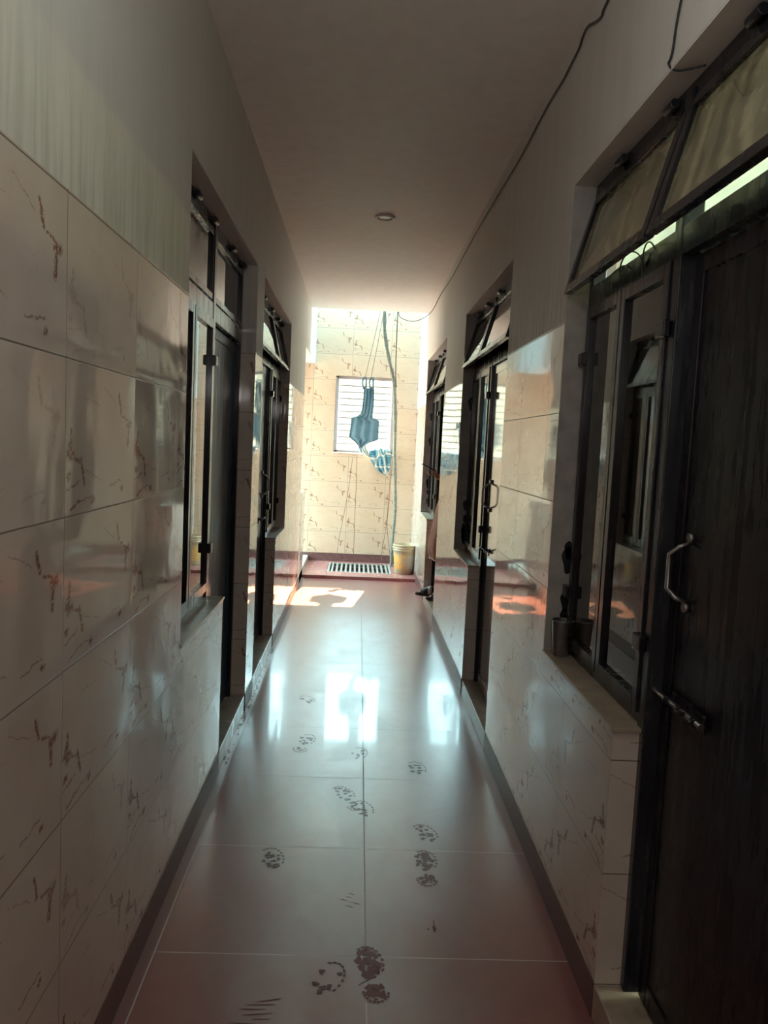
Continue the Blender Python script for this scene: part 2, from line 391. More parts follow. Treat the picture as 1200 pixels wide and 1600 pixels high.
def build(name, mb, mats, parent=None, origin=(0, 0, 0), bevel=0.0, subsurf=0, solid=0.0, **tags):
    me = bpy.data.meshes.new(name); o3 = Vector(origin)
    base = parent.location if parent else Vector((0, 0, 0))
    par = parent.parent if parent else None
    while par: base = base + par.location; par = par.parent
    org = o3 if parent is None else base
    me.from_pydata([tuple(Vector(v)-org) for v in mb.v], [], mb.f)
    for mt in (mats if isinstance(mats, (list, tuple)) else [mats]): me.materials.append(M[mt] if isinstance(mt, str) else mt)
    uvl = me.uv_layers.new(name='UVMap')
    for p in me.polygons:
        p.material_index = mb.m[p.index]; p.use_smooth = mb.smooth[p.index]; n = p.normal
        for li in p.loop_indices:
            co = Vector(mb.v[me.loops[li].vertex_index])
            if abs(n.x) >= abs(n.y) and abs(n.x) >= abs(n.z): uvl.data[li].uv = (co.y-mb.offy, co.z-.093)
            elif abs(n.y) >= abs(n.z): uvl.data[li].uv = (co.x-mb.offx, co.z-.093)
            else: uvl.data[li].uv = (co.x-mb.offx+.1, co.y-mb.offy+.05)
    me.update()
    o = bpy.data.objects.new(name, me); COL.objects.link(o)
    if parent: o.parent = parent
    else: o.location = org
    if bevel:
        b = o.modifiers.new('bevel', 'BEVEL'); b.width = bevel; b.segments = 2; b.limit_method = 'ANGLE'; b.angle_limit = math.radians(40)
    if solid:
        b = o.modifiers.new('solid', 'SOLIDIFY'); b.thickness = solid; b.offset = 0
    if subsurf:
        b = o.modifiers.new('sub', 'SUBSURF'); b.levels = subsurf; b.render_levels = subsurf
    for k, v in tags.items(): o[k] = v
    return o
def empty(name, loc, parent=None, **tags):
    o = bpy.data.objects.new(name, None); COL.objects.link(o); o.location = loc
    if parent: o.parent = parent
    o.empty_display_size = .1
    for k, v in tags.items(): o[k] = v
    return o
def wpos(o):
    v = o.location.copy(); p = o.parent
    while p: v = v + p.location; p = p.parent
    return v
def dup(o, delta, parent=None):
    """copy an object and its children, moved by delta"""
    c = o.copy(); COL.objects.link(c)
    if parent is not None: c.parent = parent
    c.location = o.location + Vector(delta)
    for ch in list(o.children):
        k = ch.copy(); COL.objects.link(k); k.parent = c
    return c

# ------------------------------------------------------------------ dimensions
XL, XR = -.56, .68
ZC = 2.90; ZT = 1.925; ZO = 2.375; ZS = .79; ZTH = .09
YE = 8.45; YB = 9.40; Y0 = -3.0; TWL = .18
OFFL, OFFR, OFFB = 1.505, 2.362, -.118

# ------------------------------------------------------------------ floor, ceiling
fb = MB()
fb.box(-3.2, 3.4, Y0-.2, 8.33, -.12, 0)
fb.box(-3.2, -.32, 8.33, YB+.2, -.12, 0); fb.box(.44, 3.4, 8.33, YB+.2, -.12, 0)
fb.box(-.32, .44, 8.33, 8.62, -.12, 0); fb.box(-.32, .44, 9.30, YB+.2, -.12, 0)
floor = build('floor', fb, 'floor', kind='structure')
pb = MB()
pb.box(XL, -.30, 8.36, YB, 0, .035); pb.box(.43, XR+.02, 8.36, YB, 0, .035)
pb.box(-.30, .43, 8.36, 8.63, 0, .035); pb.box(-.30, .43, 9.29, YB, 0, .035)
build('trim_1', pb, 'platform', kind='structure', bevel=.004)
pit = MB(); pit.box(-.36, -.32, 8.58, 9.34, -.40, -.12); pit.box(.44, .48, 8.58, 9.34, -.40, -.12); pit.box(-.36, .48, 8.58, 8.62, -.40, -.12)
pit.box(-.36, .48, 9.30, 9.34, -.40, -.12); pit.box(-.36, .48, 8.58, 9.34, -.44, -.40)
build('trim_2', pit, 'dark', kind='structure')
cb = MB()
cb.box(-3.2, 3.4, Y0-.2, YE, ZC, ZC+.14); cb.box(-2.2, XL-TWL, YE, YB+.2, ZC, ZC+.14); cb.box(XR+TWL, 3.4, YE, YB+.2, ZC, ZC+.14)
ceiling = build('ceiling', cb, 'ceiling', kind='structure')

# ------------------------------------------------------------------ corridor walls
def zoned(mb, x0, x1, y0, y1, z0, z1, lo=0, hi=1, cut=ZT):
    """box split at the top of the tiling; tiles stand 6 mm proud"""
    if z0 < cut < z1:
        mb.box(x0, x1, y0, y1, z0, cut, lo); mb.box(x0, x1, y0, y1, cut, z1, hi)
    else: mb.box(x0, x1, y0, y1, z0, z1, lo if z1 <= cut else hi)
def wall(name, side, openings, y_end, paint, room_mat):
    x0 = XR if side > 0 else XL; x1 = x0 + side*TWL; off = OFFR if side > 0 else OFFL
    a, b = (x0, x1) if side > 0 else (x1, x0)
    mb = MB(offy=off)
    y = Y0
    for (ya, yb, h0, h1) in openings:
        zoned(mb, a, b, y, ya, 0, ZC)
        mb.box(a, b, ya, yb, ZO, ZC, 1)
        mb.box(a, b, h0, h1, 0, ZS-.012, 0)
        y = yb
    if y < y_end: zoned(mb, a, b, y, y_end, 0, ZC)
    o = build(name, mb, ['tile', paint], kind='structure')
    return o
RO = [(1.05, 2.66, 1.905, 2.66), (3.68, 5.27, 4.55, 5.27), (6.40, 8.15, 7.36, 8.15)]
LO = [(2.53, 4.13, 2.53, 3.34), (4.42, 6.12, 5.46, 6.12)]
wall('wall_right', 1, RO, YE, 'paint', None)
wall('wall_left', -1, LO, 7.75, 'paint_left', None)
# right and left sides of the open shaft at the end
sh = MB(offy=OFFR)
sh.box(XR, XR+TWL, YE, YB, 0, ZT, 0); sh.box(XR, XR+TWL, YE, YB, ZT, 5.4, 1)
build('wall_right_shaft', sh, ['tile', 'shaft'], kind='structure')
sh = MB(offy=OFFL)
sh.box(XL-TWL, XL, 7.75, YE, 2.40, ZC, 0); sh.box(XL-TWL, XL, YE, YB, 2.40, 5.4, 1)
sh.box(XL-.14, XL, 7.95, 8.40, 0, .95, 2)
build('wall_left_shaft', sh, ['paint_left', 'shaft', 'tile'], kind='structure')
sf = MB(); sf.box(XL-TWL, XR+TWL, YE-.15, YE, ZC+.14, 5.4, 0)
build('wall_front_shaft', sf, 'shaft', kind='structure')
# back wall with the window hole, continues behind the left passage
WX0, WX1, WZ0, WZ1 = -.305, .405, 1.365, 2.275
bw = MB(offx=OFFB)
bw.box(-2.2, WX0, YB, YB+.16, 0, 5.4); bw.box(WX1, XR+TWL, YB, YB+.16, 0, 5.4)
bw.box(WX0, WX1, YB, YB+.16, 0, WZ0); bw.box(WX0, WX1, YB, YB+.16, WZ1, 5.4)
build('wall_back', bw, 'tile_back', kind='structure')
# end wall behind the viewer
ew = MB(); ew.box(XL-TWL, XR+TWL, Y0-.12, Y0, 0, ZC)
build('wall_near', ew, 'paint', kind='structure')
# skirtings: one strip per stretch of wall
def skirting(name, side, spans):
    x0 = XR if side > 0 else XL
    mb = MB()
    for a, b in spans: mb.box(x0-side*.004, x0+side*.01, a, b, 0, .098)
    build(name, mb, 'skirt', kind='structure')
skirting('baseboard_right', 1, [(Y0, 1.05), (1.907, 3.68), (4.552, 6.40), (7.362, YB)])
skirting('baseboard_left', -1, [(Y0, 3.338), (4.132, 4.42), (5.462, 7.75)])
bb = MB(); bb.box(-2.0, XR, YB-.008, YB, .035, .135)
build('baseboard_back', bb, 'skirt', kind='structure')

# ------------------------------------------------------------------ rooms behind the walls
def rooms():
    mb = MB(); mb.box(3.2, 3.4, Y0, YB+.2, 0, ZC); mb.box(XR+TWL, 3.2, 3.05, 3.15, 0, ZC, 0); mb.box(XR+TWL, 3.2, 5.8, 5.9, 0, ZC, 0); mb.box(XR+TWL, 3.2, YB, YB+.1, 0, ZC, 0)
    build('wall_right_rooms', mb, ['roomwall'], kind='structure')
    mb = MB()   # lining of the first room: mint walls
    mb.box(3.15, 3.2, -.2, 3.05, 0, ZC, 0); mb.box(XR+TWL, 3.15, 3.0, 3.05, 0, ZC, 0); mb.box(XR+TWL, 3.15, -.25, -.2, 0, ZC, 0)
    mb.box(XR+TWL, 3.15, -.2, 3.0, ZC-.02, ZC, 1)
    build('wall_mint_room', mb, ['mint', 'yellowroom'], kind='structure')
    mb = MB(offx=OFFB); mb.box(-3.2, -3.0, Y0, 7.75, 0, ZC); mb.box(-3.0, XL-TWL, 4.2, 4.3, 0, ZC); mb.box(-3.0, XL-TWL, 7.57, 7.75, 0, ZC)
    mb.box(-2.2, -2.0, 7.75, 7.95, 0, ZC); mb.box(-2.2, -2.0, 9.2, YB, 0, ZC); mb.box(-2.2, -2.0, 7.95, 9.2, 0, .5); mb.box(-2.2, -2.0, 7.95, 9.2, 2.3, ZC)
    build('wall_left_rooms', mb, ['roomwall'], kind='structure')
rooms()
ob = MB(); ob.box(-9, 9, 20, 20.4, -3, 3.9); ob.box(-9.2, 9.2, 19.85, 20.5, 3.9, 4.0)
build('wall_outside', ob, 'outside', kind='structure')

# ------------------------------------------------------------------ door and window sets
win_no = [0]; door_no = [0]
def slab(mb, side, x0, d0, d1, y0, y1, z0, z1, m=0):
    mb.box(x0+side*d0, x0+side*d1, y0, y1, z0, z1, m)
def window_set(side, ya, yb, post, wy0, wy1, dy0, dy1, tilt, panes, glass_low, hinge_y, smudges=True):
    """frame of the whole opening + two casements + two transom sashes"""
    x0 = XR if side > 0 else XL; win_no[0] += 1
    D = .075
    root = empty('window_%d' % win_no[0], (x0, (ya+yb)/2, ZTH), kind='structure')
    f = MB()
    slab(f, side, x0, D, D+.045, ya, ya+.038, ZTH, ZO-.01); slab(f, side, x0, D, D+.045, yb-.038, yb, ZTH, ZO-.01)
    slab(f, side, x0, D+.001, D+.044, ya+.002, yb-.002, ZO-.045, ZO-.001)
    slab(f, side, x0, D-.004, D+.05, ya+.03, yb-.03, 1.965, 2.035)
    slab(f, side, x0, D-.006, D+.045, post-.024, post+.024, ZTH, ZO-.02)
    slab(f, side, x0, D+.001, D+.044, wy0+.03, wy1-.03, ZS, ZS+.03)
    build('window_frame', f, 'black', root, bevel=.003)
    # casements
    mid = (wy0+wy1)/2; ends = [(wy0+(.026 if abs(wy0-post) < .01 else .04), mid-.004), (mid+.004, wy1-(.026 if abs(wy1-post) < .01 else .04))]
    for k, (a, b) in enumerate(ends):
        s = MB(); g = .032
        for (c, d, e, h) in ((a, a+g, ZS+.032, 1.963), (b-g, b, ZS+.032, 1.963), (a+g, b-g, ZS+.032, ZS+.07), (a+g, b-g, 1.925, 1.963)):
            slab(s, side, x0, D-.012, D+.018, c, d, e, h)
        sash = build('casement', s, 'black', root, bevel=.002)
        p = MB(); slab(p, side, x0, D+.001, D+.005, a+g-.005, b-g+.005, ZS+.065, 1.93)
        build('pane', p, glass_low, sash)
        outer = a if k == 0 else b
        for z in (.985, 1.775):
            h = MB(); slab(h, side, x0, D-.026, D-.008, outer-.028, outer+.028, z, z+.042)
            build('hinge', h, 'black', sash, bevel=.004)
    # putty / rough paint along the sill rail
    # transom sashes, hung from the top and pushed out at the bottom
    zt, zb = 2.332, 2.045 if tilt < .02 else 2.012
    leaves = [(ya+.012, post-.008), (post+.008, yb-.012)]
    for k, (a, b) in enumerate(leaves):
        s = MB(); g = .034
        def bar(y0_, y1_, t0, t1, th0=-.014, th1=.014):
            # t runs 0 at the bottom to 1 at the top of the leaf
            pts = []
            for t in (t0, t1):
                z = zb + (zt-zb)*t; d = (D+.012) - tilt*(1-t)
                for yy in (y0_, y1_):
                    for dd in ((d+th0, d+th1) if side > 0 else (d+th1, d+th0)):
                        pts.append((x0+side*dd, yy, z))
            s.hexa(pts)
        bar(a, a+g, 0, 1); bar(b-g, b, 0, 1); bar(a+g, b-g, 0, .09); bar(a+g, b-g, .90, 1)
        tr = build('transom_sash', s, 'black', root, bevel=.002)
        p = MB(); s, keep = p, s
        def pane(y0_, y1_, t0, t1):
            pts = []
            for t in (t0, t1):
                z = zb + (zt-zb)*t; d = (D+.012) - tilt*(1-t)
                for yy in (y0_, y1_):
                    for dd in ((d-.002, d+.002) if side > 0 else (d+.002, d-.002)): pts.append((x0+side*dd, yy, z))
            p.hexa(pts)
        pane(a+g-.006, b-g+.006, .08, .92)
        build('pane', p, panes[k], tr)
        for fy in hinge_y:
            yy = a + (b-a)*fy
            h = MB(); h.tube([(x0+side*(D-.012), yy-.028, ZO-.022), (x0+side*(D-.012), yy+.028, ZO-.022)], .0125, 12)
            build('transom_hinge', h, 'smudge', tr, bevel=.002)
    return root

def door_set(side, y0, y1, dep, mat, swing=0.0, handle=True):
    x0 = XR if side > 0 else XL; door_no[0] += 1
    root = empty('door_%d' % door_no[0], (x0+side*dep, (y0+y1)/2, ZTH), kind='structure')
    lf = MB()
    z1 = 1.962
    if swing:   # swung into the room about its near edge
        xa = x0+side*.13
        lf.box(xa, xa+side*(y1-y0-.03), y0+.03, y0+.06, ZTH+.01, z1)
    else:
        slab(lf, side, x0, dep, dep+.03, y0, y1, ZTH+.008, z1)
        # folded sheet edges and a middle rail
        for (a, b, c, d) in ((y0, y0+.045, ZTH+.01, z1), (y1-.045, y1, ZTH+.01, z1), (y0+.045, y1-.045, z1-.05, z1-.001), (y0+.045, y1-.045, ZTH+.011, ZTH+.07)):
            slab(lf, side, x0, dep-.005, dep+.004, a, b, c, d)
    leaf = build('door_leaf', lf, mat, root, bevel=.003)
    return root, leaf
def pull_handle(root, side, y, z0, z1, dep, size=.045):
    x0 = XR if side > 0 else XL
    X = lambda d: x0+side*d
    h = MB()
    h.tube([(X(dep-.004), y, z1), (X(dep-.030), y+.004, z1-.010), (X(dep-.045), y+.02, z1-.03), (X(dep-.045), y+.02, z0+.03), (X(dep-.030), y+.004, z0+.010), (X(dep-.004), y, z0)], [.006, .006, .0055, .0055, .006, .006], 8)
    h.tube([(X(dep), y, z1+.012), (X(dep-.012), y, z1+.012)], .011, 12); h.tube([(X(dep), y, z0-.012), (X(dep-.012), y, z0-.012)], .011, 12)
    build('handle', h, 'steel', root)
def slide_bolt(root, side, y0, y1, z, dep, mat='chrome'):
    x0 = XR if side > 0 else XL
    X = lambda d: x0+side*d
    b = MB(); n = 4; L = y1-y0
    b.tube([(X(dep-.018), y0, z), (X(dep-.018), y1, z)], .0065, 10)
    bolt = build('bolt', b, mat, root)
    g = MB()
    slab(g, side, x0, dep-.004, dep, y0+L*.05, y0+L*.72, z-.020, z+.020)
    for t in (.12, .42, .68): g.tube([(X(dep-.018), y0+L*t-.008, z), (X(dep-.018), y0+L*t+.008, z)], .011, 10)
    g.tube([(X(dep-.018), y0+L*.28, z), (X(dep-.05), y0+L*.28, z+.012)], .005, 8)
    build('bolt_plate', g, 'black', bolt)

# right 1
window_set(1, 1.05, 2.66, 1.905, 1.905, 2.66, 1.05, 1.905, .088, ['glass_yellow', 'glass_yellow'], 'glass_dark', (.12, .62))
d1, leaf1 = door_set(1, 1.088, 1.862, .105, 'doorblack')
pull_handle(d1, 1, 1.765, 1.145, 1.285, .105); slide_bolt(d1, 1, 1.60, 1.87, .905, .100, 'steel')
# right 2
window_set(1, 3.68, 5.27, 4.55, 4.55, 5.27, 3.68, 4.55, .088, ['glass', 'glass'], 'glass_dark', (.3, .8))
d2, leaf2 = door_set(1, 3.718, 4.51, .088, 'doorglossy')
pull_handle(d2, 1, 4.42, 1.145, 1.285, .088); slide_bolt(d2, 1, 4.36, 4.60, .895, .088)
# right 3
window_set(1, 6.40, 8.15, 7.36, 7.36, 8.15, 6.40, 7.36, .088, ['glass', 'glass'], 'glass_dark', (.3, .8))
door_set(1, 6.44, 7.32, .10, 'doorblack', swing=1)
# left 1
window_set(-1, 2.53, 4.13, 3.34, 2.53, 3.34, 3.34, 4.13, .0, ['glass', 'glass'], 'glass', (.5, .92))
d4, leaf4 = door_set(-1, 3.384, 4.092, .100, 'doorblue')
# left 2
window_set(-1, 4.42, 6.12, 5.46, 5.46, 6.12, 4.42, 5.46, .070, ['glass', 'glass'], 'glass', (.5, .92))
d5, leaf5 = door_set(-1, 4.458, 5.42, .095, 'doorblack')
pull_handle(d5, -1, 5.33, 1.10, 1.24, .095); slide_bolt(d5, -1, 5.20, 5.48, .93, .095, 'steel')

# sills and thresholds
def sills():
    k = 3
    for side, a, b in ((1, 1.895, 2.66), (1, 4.54, 5.27), (1, 7.35, 8.15), (-1, 2.53, 3.35), (-1, 5.45, 6.12)):
        x0 = XR if side > 0 else XL
        mb = MB(); mb.box(x0-side*.006, x0+side*.17, a, b, ZS-.012, ZS)
        build('trim_%d' % k, mb, 'sill' if side > 0 else 'marble', kind='structure', bevel=.002); k += 1
    for side, a, b in ((1, 1.05, 1.905), (1, 3.68, 4.55), (1, 6.40, 7.36), (-1, 3.34, 4.13), (-1, 4.42, 5.46)):
        x0 = XR if side > 0 else XL
        mb = MB(); mb.box(x0, x0+side*TWL, a, b, 0, ZTH)
        build('trim_%d' % k, mb, 'marble' if side < 0 else 'sill', kind='structure', bevel=.003); k += 1
    mb = MB(); mb.box(XL-.30, XL, 7.76, YB-.01, 0, .10)
    build('trim_%d' % k, mb, 'marble', kind='structure', bevel=.003)
sills()

# plaster reveals and black paint slopped on them beside the frames
def reveals():
    k = 20
    for y in (2.66, 5.27, 8.15):
        mb = MB(); mb.box(XR+.001, XR+.16, y-.005, y, ZS, ZO)
        r = build('trim_%d' % k, mb, 'plaster', kind='structure'); k += 1
        for q in range(7):
            z = random.choice((.86, .95, 1.1, 1.5, 1.8))+random.uniform(-.05, .05); rr = random.uniform(.012, .03)
            s = MB(); s.poly([(XR+.064+rr*.7*math.cos(t)*(1+.3*math.sin(3*t)), y-.0058, z+rr*1.7*math.sin(t)) for t in [2*math.pi*i/18 for i in range(18)]])
            build('paint_smudge', s, 'smudge', r)
    for side, ya, yb in ((1, 1.05, 2.66), (1, 3.68, 5.27), (1, 6.4, 8.15), (-1, 2.53, 4.13), (-1, 4.42, 6.12)):
        x0 = XR if side > 0 else XL
        mb = MB(); mb.box(x0+side*.001, x0+side*.16, ya, yb, ZO-.004, ZO)
        build('trim_%d' % k, mb, 'ceiling', kind='structure'); k += 1
reveals()

# ------------------------------------------------------------------ back window with grille
def back_window():
    root = empty('window_6', ((WX0+WX1)/2, YB+.04, WZ0), kind='structure')
    f = MB(); y0, y1 = YB+.03, YB+.07; g = .034
    f.box(WX0, WX0+g, y0, y1, WZ0, WZ1); f.box(WX1-g, WX1, y0, y1, WZ0, WZ1); f.box(WX0, WX1, y0, y1, WZ0, WZ0+.03); f.box(WX0, WX1, y0, y1, WZ1-g, WZ1)
    build('window_frame', f, 'aluminium', root, bevel=.003)
    s = MB(); s.box(WX0+.004, WX0+.02, YB-.012, YB+.03, WZ0+.02, WZ1-.02); s.tube([(WX0+.005, YB-.012, WZ1-.16), (WX0+.005, YB-.012, WZ1-.13)], .008); s.tube([(WX0+.005, YB-.012, WZ0+.12), (WX0+.005, YB-.012, WZ0+.15)], .008)
    build('casement_stile', s, 'aluminium', root)
    l = MB(); l.box(WX0-.02, WX1+.02, YB-.012, YB+.03, WZ0-.014, WZ0)
    build('window_sill', l, 'white', root, bevel=.003)
    gr = MB(); n = 11; dz = (WZ1-WZ0-.06)/n
    for i in range(1, n):
        z = WZ0+.03+dz*i; gr.box(WX0+.03, WX1-.03, YB+.085, YB+.091, z-.0075, z+.0075)
    for j in range(6):
        x = WX0+.10+j*.118
        for i in range(n):
            if (i+j) % 2 == 0:
                z = WZ0+.03+dz*i; gr.box(x-.003, x+.003, YB+.086, YB+.090, z, z+dz)
    build('grille', gr, 'aluminium', root)
back_window()

# ------------------------------------------------------------------ floor grate
def grate():
    root = empty('floor_grate', (.065, 8.96, .02), label='grey steel drain grate let into the red platform below the window', category='drain grate')
    f = MB(); z0, z1 = .012, .034
    f.box(-.298, .428, 8.632, 8.655, z0, z1); f.box(-.298, .428, 9.265, 9.288, z0, z1); f.box(-.298, -.275, 8.655, 9.265, z0, z1); f.box(.405, .428, 8.655, 9.265, z0, z1)
    build('frame', f, 'gratebar', root)
    proto = None
    for i in range(13):
        x = -.245+i*.052
        if proto is None:
            b = MB(); b.box(x-.011, x+.011, 8.655, 9.265, .014, .032); proto = build('bar', b, 'gratebar', root, bevel=.002)
        else:
            c = proto.copy(); COL.objects.link(c); c.location.x = proto.location.x+.052*i
    c = MB(); c.box(-.275, .405, 8.80, 8.815, .008, .020); c.box(-.275, .405, 9.10, 9.115, .008, .020)
    build('cross_bar', c, 'gratebar', root)
grate()

# ------------------------------------------------------------------ ceiling light
def ceiling_light():
    c = (.10, 5.0, ZC)
    root = empty('ceiling_light', c, label='small round white recessed downlight in the corridor ceiling', category='ceiling light')
    r = MB()
    prof = [(.045, -.002), (.046, -.011), (.052, -.013), (.062, -.008), (.064, -.001), (.060, 0)]
    r.rings([[(c[0]+q*math.cos(2*math.pi*k/48), c[1]+q*math.sin(2*math.pi*k/48), c[2]+z) for k in range(48)] for q, z in prof], cap=False)
    build('trim_ring', r, 'white', root)
    l = MB(); l.lathe([(.046, -.001), (.046, -.004), (.03, -.0055), (.004, -.006)], c, 40)
    build('lens', l, 'lens', root)
ceiling_light()

def added_pendant(y, z, label):  # housing for the added fill lights, out of view
    root = empty('added_fill_lamp', (.06, y, ZC), label=label, category='pendant lamp')
    f = MB(); f.lathe([(.045, -.03), (.048, -.001), (.02, 0)], (.06, y, ZC), 24); build('ceiling_rose', f, 'white', root)
    f = MB(); f.tube([(.06, y, ZC-.02), (.06, y, z+.13)], .003, 6); build('cord', f, 'blackcable', root)
    f = MB(); f.lathe([(.018, 0), (.022, .01), (.022, .05), (.008, .065)], (.06, y, z+.075), 20); build('socket', f, 'white', root)
added_pendant(1.15, 2.40, 'unseen hanging lamp added as fill light just above the viewer between the first doors')
added_pendant(-.9, 1.95, 'unseen hanging lamp on a long cord added as fill light behind the viewer')

# ------------------------------------------------------------------ cables, wires
def smooth_pts(pts, n=5):
    out = []; P = [Vector(p) for p in pts]
    for i in range(len(P)-1):
        p0, p1, p2, p3 = P[max(i-1, 0)], P[i], P[i+1], P[min(i+2, len(P)-1)]
        for k in range(n):
            t = k/n
            out.append(.5*((2*p1)+(-p0+p2)*t+(2*p0-5*p1+4*p2-p3)*t*t+(-p0+3*p1-3*p2+p3)*t**3))
    out.append(P[-1]); return out
def cable(name, pts, r, mat, label, cat='cable', n=5, seg=6, group=None):
    mb = MB(); mb.tube(smooth_pts(pts, n), r, seg)
    o = build(name, mb, mat, origin=pts[0], label=label, category=cat)
    if group: o['group'] = group
    return o
cx = XR-.005
cable('ceiling_cable', [(cx, 1.9, 2.86), (cx, 2.389, 2.815), (cx, 2.44, 2.80), (cx, 2.50, 2.812), (cx, 2.60, 2.848), (cx, 2.66, 2.842), (cx, 2.692, 2.827), (cx, 2.80, 2.82), (cx, 2.893, 2.815), (cx, 3.1, 2.822), (cx, 3.295, 2.818),
      (cx, 3.6, 2.808), (cx, 3.994, 2.815), (cx, 4.6, 2.828), (cx, 5.233, 2.829), (cx, 6.302, 2.823), (cx, 7.2, 2.85), (cx, 7.70, 2.84), (.66, 8.15, 2.84), (.58, 8.5, 2.83), (.50, 8.55, 2.825), (.42, 8.53, 2.84), (.372, 8.52, 2.87), (.362, 8.50, 2.93)],
      .004, 'cable', 'long brown cable running along the top of the right wall to the open shaft')
cx2 = XR-.004
cable('wall_wire', [(cx2, 1.60, 2.86), (cx2, 1.80, 2.52), (cx2, 1.838, 2.406), (cx2, 1.855, 2.385), (XR+.015, 1.84, 2.366), (XR+.06, 1.80, 2.362)], .0028, 'blackcable', 'thin black wire dropping down the right wall into the nearest transom', 'wire')
cable('pole_cable', [(.374, 8.9, 3.3), (.372, 8.93, 2.98), (.375, 8.95, 2.6), (.385, 8.97, 2.25), (.40, 8.98, 2.14)], .006, 'blackcable', 'black cable hanging straight down beside the top of the bamboo pole', 'cable')
yw = 9.30
cable('drain_wire', [(-.07, yw, 1.30), (-.10, yw, .95), (-.142, yw, .64), (-.19, yw, .33), (-.21, yw-.1, .12), (-.235, yw-.12, .03)], .0028, 'thinwire', 'thin rusty wire hanging below the window and slanting left to the grate', 'wire')
cable('drain_wire', [(-.017, yw, 1.34), (-.012, yw, .95), (-.012, yw, .5), (-.006, yw-.03, .10), (-.006, yw-.03, .03)], .0034, 'thinwire', 'rusty wire hanging dead straight below the window down to the middle of the grate', 'wire')
cable('drain_wire', [(.39, yw, 1.36), (.385, yw, .9), (.37, yw, .5), (.335, yw, .2), (.335, yw-.05, .03)], .003, 'thinwire', 'rusty wire beside the bamboo pole with its lower end curving left onto the grate', 'wire')
cable('drain_wire', [(.405, yw-.01, 1.30), (.392, yw-.01, .8), (.38, yw-.01, .52), (.42, yw-.01, .22), (.44, yw-.02, .10)], .003, 'thinwire', 'rusty wire beside the bamboo pole with its lower end bent right behind the bucket', 'wire')

# bamboo pole
yp = 9.18
pp = smooth_pts([(.205, 8.98, 3.35), (.225, 9.0, 2.98), (.235, 9.02, 2.80), (.265, 9.05, 2.62), (.31, 9.08, 2.44), (.375, 9.12, 2.20), (.41, yp, 1.85), (.43, yp, 1.30), (.452, yp, .95), (.462, yp, .70), (.452, yp, .42), (.446, yp, .15), (.448, yp, .035)], 6)
pm = MB(); pm.tube(pp, [.019 + .002*math.sin(i*.9) + .004*(1 if i % 9 == 0 else 0) for i in range(len(pp))], 12)
pole = build('bamboo_pole', pm, 'pole', origin=(.448, yp, .035), label='crooked grey green bamboo pole leaning up past the window behind the bucket', category='pole')

# hanging cords for the garment
cable('slanting_wire', [(.195, 9.14, 3.10), (.118, 9.14, 2.67), (.038, 9.14, 2.255)], .0028, 'blackcable', 'left of the two slanting cords that hold up the teal garment', 'cord', 1)
cable('slanting_wire', [(.232, 9.14, 3.10), (.17, 9.14, 2.67), (.106, 9.14, 2.255)], .0028, 'blackcable', 'right of the two slanting cords that hold up the teal garment', 'cord', 1)

# ------------------------------------------------------------------ garment and towel
def sheet(stations, yc, folds=6, amp=.012, nx=26, sub=4, ph=0.0):
    """cloth between left/right edges given per height; folds run down it"""
    st = []
    for i in range(len(stations)-1):
        for k in range(sub):
            t = k/sub; t = t*t*(3-2*t) if False else t
            st.append([stations[i][j]+(stations[i+1][j]-stations[i][j])*t for j in range(3)])
    st.append(list(stations[-1]))
    mb = MB(); n = nx+1
    for r, (z, a, b) in enumerate(st):
        for j in range(n):
            u = j/nx
            mb.v.append((a+(b-a)*u, yc+amp*math.sin(u*folds*math.pi+ph+.25*math.sin(z*9))+.006*math.sin(z*17+u*5), z-.006*math.sin(u*math.pi*3+z*5)))
    for r in range(len(st)-1):
        for j in range(nx):
            mb.f.append([r*n+j, r*n+j+1, (r+1)*n+j+1, (r+1)*n+j]); mb.m.append(0); mb.smooth.append(True)
    return mb
def garment():
    root = empty('hanging_garment', (.09, 9.14, 1.44), label='teal blue sleeveless garment hung upside down on cords before the barred window', category='garment')
    b = sheet([(2.13, .030, .148), (2.02, .028, .150), (1.90, .020, .150), (1.83, .008, .142), (1.80, -.03, .145), (1.775, -.10, .150), (1.765, -.105, .20), (1.745, -.103, .222), (1.62, -.115, .222), (1.555, -.122, .225), (1.525, -.08, .218), (1.49, -.035, .12), (1.455, -.005, .06), (1.43, .005, .035)], 9.14, 7, .013)
    build('body', b, 'garment', root, solid=.003)
    for (xa, xb, xm) in ((.036, .044, .030), (.106, .138, .112)):
        s = MB()
        for dx in (-.018, .020):
            s.tube(smooth_pts([(xm+dx*.3+.008, 9.14, 2.255), (xm+dx, 9.14, 2.22), (xm+dx*1.1, 9.14, 2.17), (xm+dx*.6+.008, 9.14, 2.11)], 4), .011, 6)
        build('strap', s, 'garment', root)
garment()
def towel():
    root = empty('patterned_cloth', (.24, 9.36, 1.10), label='teal and white patterned cloth draped over the barred window sill', category='cloth')
    b = sheet([(1.405, .10, .372), (1.37, .105, .385), (1.33, .125, .392), (1.29, .150, .392), (1.25, .172, .391), (1.21, .198, .388), (1.17, .235, .382), (1.14, .275, .375), (1.12, .315, .362)], 9.355, 8, .012, ph=1.0)
    build('drape', b, 'towel', root, solid=.004)
    t = MB()
    for i, (x, z, r) in enumerate(((.20, 1.405, .020), (.26, 1.415, .028), (.33, 1.412, .026))):
        t.lathe([(.001, -r), (r*.8, -r*.6), (r*1.15, 0), (r*.8, r*.6), (.001, r)], (x, 9.385, z), 16)
    build('fold', t, 'towel', root)
    b = sheet([(1.50, .00, .05), (1.46, -.008, .075), (1.41, .01, .09), (1.36, .045, .12), (1.33, .07, .13)], 9.33, 5, .012, nx=12)
    build('bunched_corner', b, 'towel', root, solid=.004)
towel()

